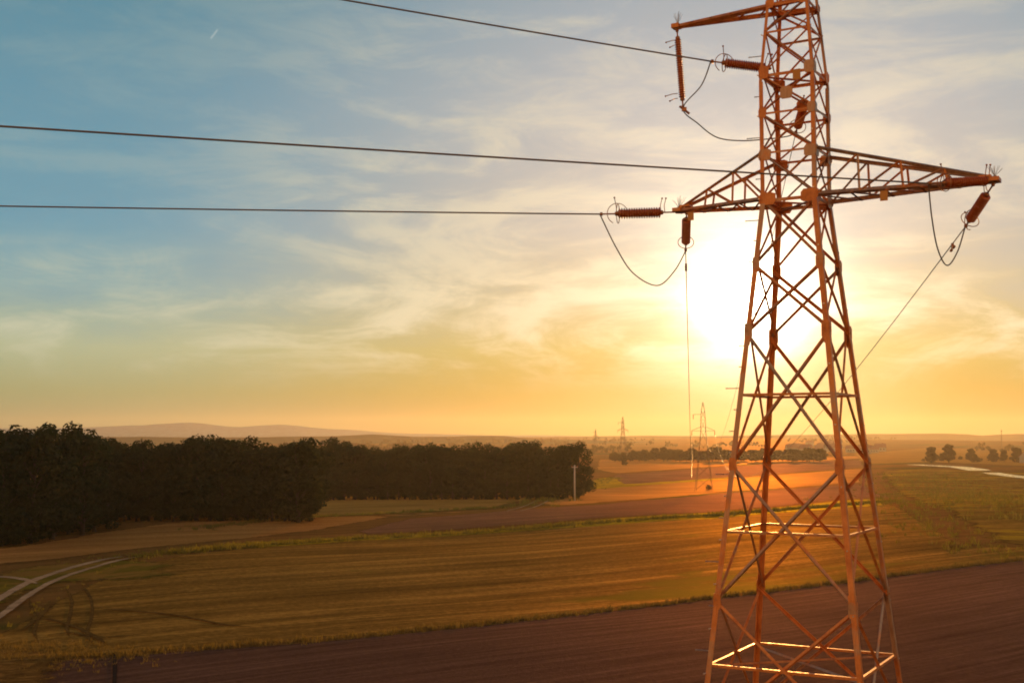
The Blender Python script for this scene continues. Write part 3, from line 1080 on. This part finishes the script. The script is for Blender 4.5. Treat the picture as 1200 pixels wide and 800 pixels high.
WR = 0.021
GW = 'conductors strung to the left'
for a, (px, py, yy), lab in ((w3, (0, 241.5, 33.2), 'lowest dark conductor running left almost level from the lower left arm'),
                             (w2, (0, 148, 23.4), 'middle dark conductor running left from the long right arm behind the lattice'),
                             (w1, (402, 0, 28.4), 'top conductor climbing left out of the picture')):
    b = at(px, py, yy)
    far = a + (b - a) * 3.2
    # gentle sag that keeps the two known points
    pts = []
    for i in range(61):
        t = i / 60 * 3.2
        pts.append(a + (b - a) * t + Vector((0, 0, 0.05 * t * (t - 1))))
    wire('conductor', pts, WR, lab, 'power line', GW)
# jumpers
JR = 0.018
wire('jumper_cable', arc3([w3, at(722, 290, 34.3), at(742, 320, 34.6), at(770, 334.5, 34.9), at(790, 318, 35.3), bL]), JR,
     'drooping jumper loop under the lower left arm', 'jumper cable', 'jumper loops')
wire('jumper_cable', arc3([w2, at(1092, 255, 29.9), at(1099, 292, 30.4), at(1110, 311, 30.9), at(1122, 295, 31.2), bR]), JR,
     'narrow jumper loop hanging under the long right arm', 'jumper cable', 'jumper loops')
wire('jumper_cable', arc3([w1, at(822, 100, 33.3), jp, at(818, 145, 34.9), at(840, 161, 35.5), at(868, 165, 35.9), at(900, 163, 35.6), at(922, 160, 35.0), bU]), JR,
     'long jumper cable curving from the upper arm insulator round into the lattice', 'jumper cable', 'jumper loops')
sd = MB()
sd.box(jp + Vector((0.03, 0, -.03)), 0.13, 0.09, 0.11)
sd.tube([jp + Vector((-.1, 0, .06)), jp + Vector((.18, 0, -.16))], 0.035, 8)
tag(sd.build('suspension_clamp', M_FIT), 'small clamp holding the jumper below the hanging insulator', 'clamp')


# ------------------------------------------------------------------ far pylons
def far_pylon(loc, rz, k, label, arms=(3.5, 3.5), thick=0.075):
    root = empty('lattice_pylon', loc, rz)
    tag(root, label, 'pylon', 'pylons receding across the farmland')
    root.scale = (k, k, k)
    for c in range(4):
        mb = MB()
        for a, b in zip(brk, brk[1:]):
            a = max(a, -1.2) - (0 if a > 1 else 1)
            mb.angle(corner(c, a), corner(c, b), thick, axis(0) - corner(c, 1) + Vector((0, 0, 1)), thick * .3)
        mb.build('leg', M_FAR, root)
    br = MB()
    for a, b in zip([0.5, 4.3, 7.78, 11.25, 14.73, 18.31, 21.7, 24.3], [4.3, 7.78, 11.25, 14.73, 18.31, 21.7, 24.3, 26.8]):
        for c in range(4):
            br.angle(corner(c, a), corner(c + 1, b), thick * .6, (0, 0, 1), thick * .3)
            br.angle(corner(c + 1, a, .03), corner(c, b, .03), thick * .6, (0, 0, 1), thick * .3)
    for z in (18.31, 19.58, 21.7):
        for c in range(4):
            br.angle(corner(c, z), corner(c + 1, z), thick * .8, (0, 0, -1), thick * .3)
    br.build('bracing', M_FAR, root)
    for s_, L, z in ((-1, arms[0], 18.31), (1, arms[1], 18.31), (-1, 3.0, 23.3)):
        mb = MB()
        for t in (-1, 1):
            w = w_of(z)
            mb.angle((s_ * w, t * w, z), (s_ * L, t * .1, z), thick * .9, (0, -t, 0), thick * .3)
            if z < 20:
                mb.angle((s_ * w, t * w, z + 1.2), (s_ * L, t * .1, z + .1), thick * .8, (0, -t, 0), thick * .3)
        mb.build('crossarm', M_FAR, root)
        mb = MB()
        mb.lathe((s_ * (L - .05), 0, z - .05), (0, 0, -1), [(0, .03), (.1, .10), (1.3, .10), (1.4, .03)], 8)
        mb.build('insulator', M_PORC, root)
    return root


T2 = at(824.5, 540, 372)
T2.z = H(T2.x, T2.y)
far_pylon(T2, -0.25, 1.0, 'second pylon, seen small beside the left leg of the big pylon')
T3 = at(730, 520, 900)
T3.z = H(T3.x, T3.y)
far_pylon(T3, -0.4, 1.16, 'third pylon, standing far off left of the second one', thick=0.15)
T4 = at(698, 520, 1500)
T4.z = H(T4.x, T4.y)
far_pylon(T4, -0.4, 1.0, 'farthest and faintest pylon above the end of the middle wood', thick=0.22)


def t2pt(s_, z):
    return T2 + Vector((math.cos(.25) * s_, -math.sin(.25) * s_, z))


GA = 'conductors strung towards the second pylon'
e1, e2, e3 = t2pt(-3.45, 17.0), t2pt(3.45, 17.0), t2pt(0.2, 20.8)
pts1 = span(bL, e1, 9.4)
pts2 = span(bR, e2, 9.4)
pts3 = span(bU, e3, 9.0)
wire('conductor', pts1, 0.015, 'conductor dropping steeply from the lower left arm towards the second pylon', 'power line', GA)
wire('conductor', pts2, 0.015, 'conductor slanting down from the long right arm and passing behind the lattice', 'power line', GA)
wire('conductor', pts3, 0.011, 'conductor falling inside the lattice from the pylon head towards the second pylon', 'power line', GA)


def damper(pts, dist, label):
    acc = 0
    for a, b in zip(pts, pts[1:]):
        if acc + (b - a).length > dist:
            p = a + (b - a).normalized() * (dist - acc)
            break
        acc += (b - a).length
    d = (b - a).normalized()
    root = empty('vibration_damper', p)
    tag(root, label, 'vibration damper', 'vibration dampers on the conductors')
    m1 = MB()
    m1.box((0, 0, -0.06), 0.06, 0.06, 0.16)
    m1.build('clamp', M_FIT, root)
    for s_ in (-1, 1):
        m2 = MB()
        m2.tube([Vector((0, 0, -.12)), d * (.16 * s_) + Vector((0, 0, -.13))], 0.008, 6)
        m2.lathe(d * (.12 * s_) + Vector((0, 0, -.13)), d * s_, [(0, .025), (.02, .04), (.1, .04), (.12, .02)], 10)
        m2.build('weight', M_FIT, root, True)


damper(pts2, 1.6, 'small damper clipped on the conductor slanting down from the long right arm')
damper(pts1, 1.5, 'small damper clipped on the conductor under the lower left arm')


# ------------------------------------------------------------------ trees
def tree_meshes(seed, low=0.12, wide=0.30, clumps=64, leaves=80, leaf=0.019, round_=0.75):
    """unit-height tree: (trunk mesh, crown mesh)"""
    rnd = random.Random(seed)
    tr = MB()
    lean = Vector((rnd.uniform(-.03, .03), rnd.uniform(-.03, .03), 0))
    stem = [Vector((0, 0, -0.03)), Vector((0, 0, .1)) + lean * .3, Vector((0, 0, .35)) + lean, Vector((0, 0, .7)) + lean * 1.6, Vector((0, 0, .92)) + lean * 2]
    tr.tube(stem, [.026, .02, .016, .009, .003], 8)
    cr = MB()
    centres = []
    tries = 0
    nl = max(14, clumps // 3)
    while len(centres) < nl and tries < 4000:
        tries += 1
        h = rnd.uniform(low + .06, .93)
        t = (h - low) / (1 - low)
        rmax = wide * (math.sin(math.pi * min(1, t * 0.8 + 0.2)) ** 0.55) * rnd.uniform(.75, 1.05)
        a = rnd.uniform(0, 6.28)
        rr = rmax * math.sqrt(rnd.uniform(0.1, .75))
        c = Vector((math.cos(a) * rr, math.sin(a) * rr, h)) + lean * h * 2
        rad = rnd.uniform(.085, .15) * (1.0 if t < .75 else .8)
        if any((c - o).length < (rad + q) * .52 for o, q in centres):
            continue
        centres.append((c, rad))
    for c, r in centres:
        base_z = max(.1, c.z - .22)
        tr.tube([Vector((0, 0, base_z)) + lean * base_z * 2, c], [.006, .002], 5)
        sq = Vector((rnd.uniform(.85, 1.2), rnd.uniform(.85, 1.2), rnd.uniform(.7, .95)))
        for _ in range(int(leaves * 3.2 * (r / .115) ** 2)):
            d = Vector((rnd.gauss(0, 1), rnd.gauss(0, 1), rnd.gauss(0, 1))).normalized()
            k = 1 + .12 * math.sin(d.x * 7 + c.x * 40) * math.sin(d.y * 6 + c.z * 30)
            p = c + Vector((d.x * sq.x, d.y * sq.y, d.z * sq.z)) * r * k * (rnd.random() ** .22)
            nrm = (d + Vector((rnd.gauss(0, .45), rnd.gauss(0, .45), rnd.gauss(0, .45)))).normalized()
            u = nrm.orthogonal().normalized()
            u = Matrix.Rotation(rnd.uniform(0, 6.28), 3, nrm) @ u
            v = nrm.cross(u)
            s1 = leaf * rnd.uniform(.55, 1.15)
            cr.add([p - u * s1, p - v * s1 * .7, p + u * s1, p + v * s1 * .7], [(0, 1, 2, 3)])
    return tr.mesh('trunk'), cr.mesh('crown')


PROTO = {}
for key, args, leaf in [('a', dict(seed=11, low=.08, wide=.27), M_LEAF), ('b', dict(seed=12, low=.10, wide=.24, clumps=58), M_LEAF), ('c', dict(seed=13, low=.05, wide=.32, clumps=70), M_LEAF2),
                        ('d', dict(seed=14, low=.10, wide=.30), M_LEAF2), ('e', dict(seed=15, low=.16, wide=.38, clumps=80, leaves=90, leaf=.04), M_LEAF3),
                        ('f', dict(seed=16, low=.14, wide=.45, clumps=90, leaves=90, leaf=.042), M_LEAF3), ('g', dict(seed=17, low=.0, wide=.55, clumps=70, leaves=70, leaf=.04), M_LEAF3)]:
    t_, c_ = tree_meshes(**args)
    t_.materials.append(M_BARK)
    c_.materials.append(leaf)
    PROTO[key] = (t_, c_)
FIRST = {}
rt = random.Random(5)


def tree(key, x, y, h, label, group=None, name='broadleaf_tree', cat='tree', sx=1.0):
    if key not in FIRST:
        r = empty(name, (x, y, H(x, y)))
        t_ = bpy.data.objects.new('trunk', PROTO[key][0]); col.objects.link(t_); t_.parent = r
        c_ = bpy.data.objects.new('crown', PROTO[key][1]); col.objects.link(c_); c_.parent = r
        FIRST[key] = r
    else:
        r = copy_tree(FIRST[key])
        r.name = name
    r.location = (x, y, H(x, y) - 0.1)
    r.rotation_euler = (0, 0, rt.uniform(0, 6.28))
    s_ = sx * rt.uniform(.92, 1.1)
    r.scale = (h * s_, h * s_, h)
    tag(r, label, cat, group)
    if group is None and 'group' in r: del r['group']
    return r


def top_h(px_top, y, x):      # tree height so its top shows on that row
    return hz(px_top, y) - H(x, y)


GN, GM, GK, GT, GR = ('trees of the near wood at the left edge', 'trees of the second wood', 'trees of the middle wood', 'far tree line behind the fields',
                      'roadside trees at the right')
# near wood: (pixel x, distance, row of its top)
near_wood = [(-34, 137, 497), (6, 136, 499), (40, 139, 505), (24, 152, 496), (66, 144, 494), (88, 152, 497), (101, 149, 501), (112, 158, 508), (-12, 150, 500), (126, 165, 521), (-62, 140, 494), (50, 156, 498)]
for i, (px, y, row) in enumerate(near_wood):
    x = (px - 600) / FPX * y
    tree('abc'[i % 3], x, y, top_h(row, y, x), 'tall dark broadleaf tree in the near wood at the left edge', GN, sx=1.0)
# understorey that closes the wood edge
for i in range(13):
    px = -50 + i * 15
    y = 135 + max(0, px) * 0.16 + rt.uniform(-1, 2)
    x = (px - 600) / FPX * y
    tree('c', x, y, rt.uniform(5, 7.5), 'low dark bushy tree along the foot of the near wood', 'low edge trees of the near wood', sx=1.35)
# second wood
for i in range(17):
    px = 108 + i * 15.6
    for row_ in range(2):
        y = 172 + row_ * 9 + (px - 110) * 0.02 + rt.uniform(-1.5, 1.5)
        x = (px + row_ * 7 - 600) / FPX * y
        top = 513 + 4 * math.sin(px * .045) + rt.uniform(-3, 4) + (3 if row_ == 0 else -2)
        if px > 340: top += (px - 340) * .12
        tree('abcd'[(i * 3 + row_) % 4], x, y, top_h(top, y, x), 'dark broadleaf tree in the long second wood', GM, sx=1.05)
for i in range(18):
    px = 120 + i * 14.4
    y = 170 + (px - 110) * 0.02 + rt.uniform(-1.5, .5)
    x = (px - 600) / FPX * y
    tree('c', x, y, rt.uniform(5, 8), 'low bushy tree along the foot of the second wood', 'low edge trees of the second wood', sx=1.3)
tree('d', (352 - 600) / FPX * 171, 171, 11.6, 'rounded tree with a lit green side closing the right end of the second wood', sx=1.25)
# middle wood
for i in range(24):
    px = 380 + i * 11.9
    for row_ in range(2):
        y = 268 + row_ * 13 + (px - 380) * 0.03 + rt.uniform(-2, 2)
        x = (px + row_ * 6 - 600) / FPX * y
        top = 521.5 + 3 * math.sin(px * .06) + rt.uniform(-3, 3) + (4 if row_ == 0 else -1)
        if px < 420: top -= 3
        tree('dcab'[(i * 3 + row_) % 4], x, y, top_h(top, y, x), 'brownish green tree in the middle wood', GK, sx=1.1)
for i in range(22):
    px = 380 + i * 12.6
    y = 264 + (px - 380) * 0.03 + rt.uniform(-1.5, 1)
    x = (px - 600) / FPX * y
    tree('c', x, y, rt.uniform(5, 8), 'low bushy tree along the foot of the middle wood', 'low edge trees of the middle wood', sx=1.3)
tree('d', (553 - 600) / FPX * 285, 285, top_h(514.5, 285, -9), 'tree whose crown stands up above the middle wood')
tree('d', (652 - 600) / FPX * 278, 278, top_h(519, 278, 12), 'rounded tree before the right end of the middle wood', sx=1.1)
tree('c', (677 - 600) / FPX * 286, 286, top_h(518, 286, 15), 'last round-topped tree at the right end of the middle wood', sx=1.0)
tree('a', (664 - 600) / FPX * 290, 290, top_h(518.5, 290, 13), 'brownish green tree in the middle wood', GK, sx=1.2)
tree('c', (671 - 600) / FPX * 284, 284, 6.0, 'low bushy tree along the foot of the middle wood', 'low edge trees of the middle wood', sx=1.2)
# far tree line
for i in range(46):
    px = 716 + i * 5.4 + rt.uniform(-2, 2)
    y = 830 + rt.uniform(-25, 35)
    x = (px - 600) / FPX * y
    top = 525 + 1.6 * math.sin(px * .11) + rt.uniform(-2, 3) + (6 if px < 740 else 0)
    tree('ef'[i % 2], x, y, top_h(top, y, x), 'small tree in the far tree line behind the fields', GT, sx=1.15)
# roadside trees
for i, (px, base, top, key, w, lab) in enumerate([(1091, 543, 522, 'e', 1.0, 'leftmost round roadside tree, on a short bare trunk'),
                                             (1112, 542, 520, 'f', 1.0, 'largest round roadside tree, second from the left'),
                                             (1138, 541, 525, 'f', 1.2, 'broad low roadside tree, third from the left'),
                                             (1165, 541, 525, 'e', 1.1, 'fourth roadside tree from the left, close to a slimmer one'),
                                             (1177, 541, 526, 'e', .8, 'slim roadside tree just right of the fourth one'),
                                             (1192, 541, 523, 'e', 1.1, 'last roadside tree at the right edge of the picture')]):
    g = land(px, base)
    tree(key, g.x, g.y, top_h(top, g.y, g.x), lab, GR, sx=w)
# bushes
for px, py, h, lab in [(732, 545, 4.0, 'lone bush in the pale far field below the third pylon'), (830, 574, 1.9, 'bush grown around the foot of the second pylon'),
(637, 582, 2.2, 'small bush beside the farm track'),
                       (655, 576, 1.6, 'tiny bush on the grass bank by the farm track'), (-8, 636, 3.4, 'yellow-green bush cut by the left edge of the picture')]:
    g = land(px, py)
    tree('g', g.x, g.y, h, lab, None, 'bush', 'bush')

for i in range(16):
    px, py = 1084 + i * 8.3 + rt.uniform(-3, 3), 541.5 + rt.uniform(-3.5, .5)
    g = land(px, py)
    tree('g', g.x, g.y, rt.uniform(2.2, 5.0), 'low hedge bush growing between the roadside trees', 'hedge bushes between the roadside trees', 'bush', 'bush', 1.3)

# distant woods: too many to count
dw = MB()
rnd = random.Random(77)
for i in range(1500):
    yy = rnd.uniform(1300, 3400)
    px = rnd.uniform(330, 1330)
    x = (px - 600) / FPX * yy
    if math.sin(x * .008 + yy * .006) + math.sin(yy * .011 - x * .003) + (0.45 if px < 740 else -0.8) < 0.75:
        continue
    z = H(x, yy)
    hh = rnd.uniform(6, 11)
    for _ in range(7):
        c = Vector((x + rnd.uniform(-6, 6), yy + rnd.uniform(-6, 6), z + hh * rnd.uniform(.25, .9)))
        a = rnd.uniform(0, 3.14)
        u = Vector((math.cos(a), math.sin(a), rnd.uniform(-.4, .4))) * rnd.uniform(1.6, 3.4)
        v = Vector((rnd.uniform(-.3, .3), rnd.uniform(-.3, .3), 1)) * rnd.uniform(1.4, 3)
        dw.add([c - u, c - v, c + u, c + v], [(0, 1, 2, 3)])
tag(dw.build('distant_woods', M_LEAF3), 'hazy far-off copses scattered over the plain to the horizon', kind='stuff')

# ------------------------------------------------------------------ tufts of weeds and straw along the margins
TK = [land(*p) for p in ((-40, 738), (0, 712), (30, 692), (60, 678), (100, 665), (130, 657))]
TRACK = [p.lerp(q, i / 12) for p, q in zip(TK, TK[1:]) for i in range(12)]


def tufts(name, label, mat, spots, seed):
    rnd = random.Random(seed)
    mb = MB()
    for (x, y, h) in spots:
        if any((x - q.x) ** 2 + (y - q.y) ** 2 < 4.4 for q in TRACK):
            continue            # nothing grows on the wheel track
        z = H(x, y) + .02
        for _ in range(9):
            a = rnd.uniform(0, 6.28)
            b0 = Vector((x + rnd.gauss(0, h * .45), y + rnd.gauss(0, h * .45), z))
            d = Vector((math.cos(a), math.sin(a), 0))
            hh = h * rnd.uniform(.5, 1.2)
            tip = b0 + Vector((rnd.gauss(0, .3) * hh, rnd.gauss(0, .3) * hh, hh))
            w_ = h * .10
            mb.add([b0 - d * w_, b0 + d * w_, tip + d * w_ * .3, tip - d * w_ * .3], [(0, 1, 2, 3)])
    tag(mb.build(name, mat), label, kind='stuff')


M_WEED = leaf_mat('green_weeds', (0.085, 0.085, 0.018), (0.24, 0.20, 0.035), 0.5)
M_STRAW = leaf_mat('dry_straw', (0.10, 0.07, 0.022), (0.24, 0.17, 0.06), 0.45)


def along(line, n, spread, h0, h1, rnd):
    g = [land(*p) for p in line]
    L = [(g[i + 1] - g[i]).length for i in range(len(g) - 1)]
    out = []
    for _ in range(n):
        t = rnd.uniform(0, sum(L))
        for i, l in enumerate(L):
            if t <= l:
                break
            t -= l
        p = g[i].lerp(g[i + 1], min(1, t / L[i]))
        out.append((p.x + rnd.gauss(0, spread), p.y + rnd.gauss(0, spread), rnd.uniform(h0, h1)))
    return out


rw = random.Random(21)
tufts('weeds', 'green weeds along the verges and the dirt track', M_WEED,
      along([(190, 650), (300, 640), (430, 631), (600, 621), (840, 604), (1040, 588)], 1500, .8, .2, .6, rw)
      + along([(-40, 738), (0, 712), (30, 692), (60, 678), (100, 665), (140, 655), (220, 645), (300, 637)], 1000, 1.5, .08, .26, rw)
      + along([(1040, 586), (1090, 610), (1135, 642), (1200, 655)], 260, 3.0, .25, .6, rw)
      + along([(1080, 555), (1140, 580), (1240, 610)], 1500, 11, .3, .9, rw)
      + along([(620, 594), (650, 582), (690, 568), (720, 560)], 350, 2.5, .3, .9, rw)
      + along([(225, 621), (366, 606), (480, 600), (590, 595)], 400, .8, .2, .5, rw), 5)
tufts('straw', 'dry straw and seed heads along the edge of the ploughed field', M_STRAW,
      along([(-60, 776), (140, 768.5), (400, 748.5), (600, 728.5), (820, 702.5), (1000, 680.5), (1200, 655.5)], 1500, .35, .12, .34, rw)
      + along([(-60, 775), (20, 760), (90, 768), (128, 775)], 700, 1.8, .08, .24, rw), 6)

# ------------------------------------------------------------------ pole, mast, village
g = Vector(((673 - 600) / FPX * 257, 257))
pole = empty('utility_pole', (g.x, g.y, H(g.x, g.y)))
tag(pole, 'slim pale concrete utility pole at the end of the middle wood', 'utility pole')
mb = MB()
mb.tube([(0, 0, -.3), (0, 0, 7.4)], [.19, .13], 10)
mb.build('shaft', M_CONC, pole, True)
mb = MB()
mb.box((0, 0, 6.95), 1.3, .1, .12)
mb.build('cross_beam', M_CONC, pole)
for s_ in (-.55, .55):
    mb = MB()
    mb.lathe((s_, 0, 7.0), (0, 0, 1), [(0, .04), (.1, .07), (.2, .07), (.24, .03)], 8)
    mb.build('pin_insulator', M_PORC, pole, True)
g = Vector(((1172 - 600) / FPX * 1900, 1900))
mast = empty('radio_mast', (g.x, g.y, H(g.x, g.y)))
tag(mast, 'thin mast rising above the hills at the right', 'mast')
mb = MB()
mb.tube([(0, 0, -1), (0, 0, hz(503, 1900) - H(g.x, g.y))], [.8, .35], 6)
mb.build('shaft', M_FAR, mast)
mb = MB()
mb.box((0, 0, (hz(503, 1900) - H(g.x, g.y)) * .9), 2.4, .5, .9)
mb.build('antenna', M_FAR, mast)

M_WALL = metal('pale_plaster', (0.36, 0.32, 0.26), (0.5, 0.45, 0.38), (0.7, 0.9), 0.0, 0.5)
M_ROOF = metal('red_tile', (0.25, 0.09, 0.05), (0.34, 0.13, 0.07), (0.5, 0.7), 0.0, 0.8)
M_PANE = metal('dark_pane', (0.02, 0.02, 0.025), (0.03, 0.03, 0.035), (0.1, 0.2), 0.0, 0.8)


def make_house():
    r = empty('house', (0, 0, 0))
    mb = MB()
    mb.box((0, 0, 2.0), 11, 8, 5.0)
    for s_ in (-1, 1):
        mb.add([(5.5 * s_, -4, 4.5), (5.5 * s_, 4, 4.5), (5.5 * s_, 0, 7.9)], [(0, 1, 2)])
    mb.build('wall', M_WALL, r)
    mb = MB()
    for s_ in (-1, 1):
        a = [Vector((-6, 4.5 * s_, 4.2)), Vector((6, 4.5 * s_, 4.2)), Vector((6, 0, 8.05)), Vector((-6, 0, 8.05))]
        mb.add(a + [v + Vector((0, 0, .25)) for v in a], [(0, 1, 2, 3), (7, 6, 5, 4), (0, 4, 5, 1), (1, 5, 6, 2), (2, 6, 7, 3), (3, 7, 4, 0)])
    rf = mb.build('roof', M_ROOF, r)
    mb = MB()
    mb.box((2.5, .6, 8.3), .9, .9, 1.8)
    mb.build('chimney', M_ROOF, rf)
    for x in (-3, 0, 3):
        mb = MB()
        mb.box((x, -4.01, 2.4), 1.2, .08, 1.4)
        mb.build('window', M_PANE, r)
    return r


house0 = make_house()
rv = random.Random(9)
for i in range(24):
    px = rv.uniform(925, 1005)
    y = rv.uniform(1350, 2300)
    if i >= 20:
        px = (1012, 1030, 1203, 1022)[i - 20]
        y = (1250, 1500, 820, 1350)[i - 20]
    x = (px - 600) / FPX * y
    o = house0 if i == 0 else copy_tree(house0)
    o.location = (x, y, H(x, y))
    o.rotation_euler = (0, 0, rv.uniform(-.9, .9))
    s_ = rv.uniform(.8, 1.15)
    o.scale = (s_, s_, s_)
    if i == 22:
        tag(o, 'pale house cut by the right edge beside the roadside trees', 'house')
        if 'group' in o: del o['group']
    else:
        tag(o, 'tiny pale house of the village seen through the big pylon', 'house', 'houses of the far village')
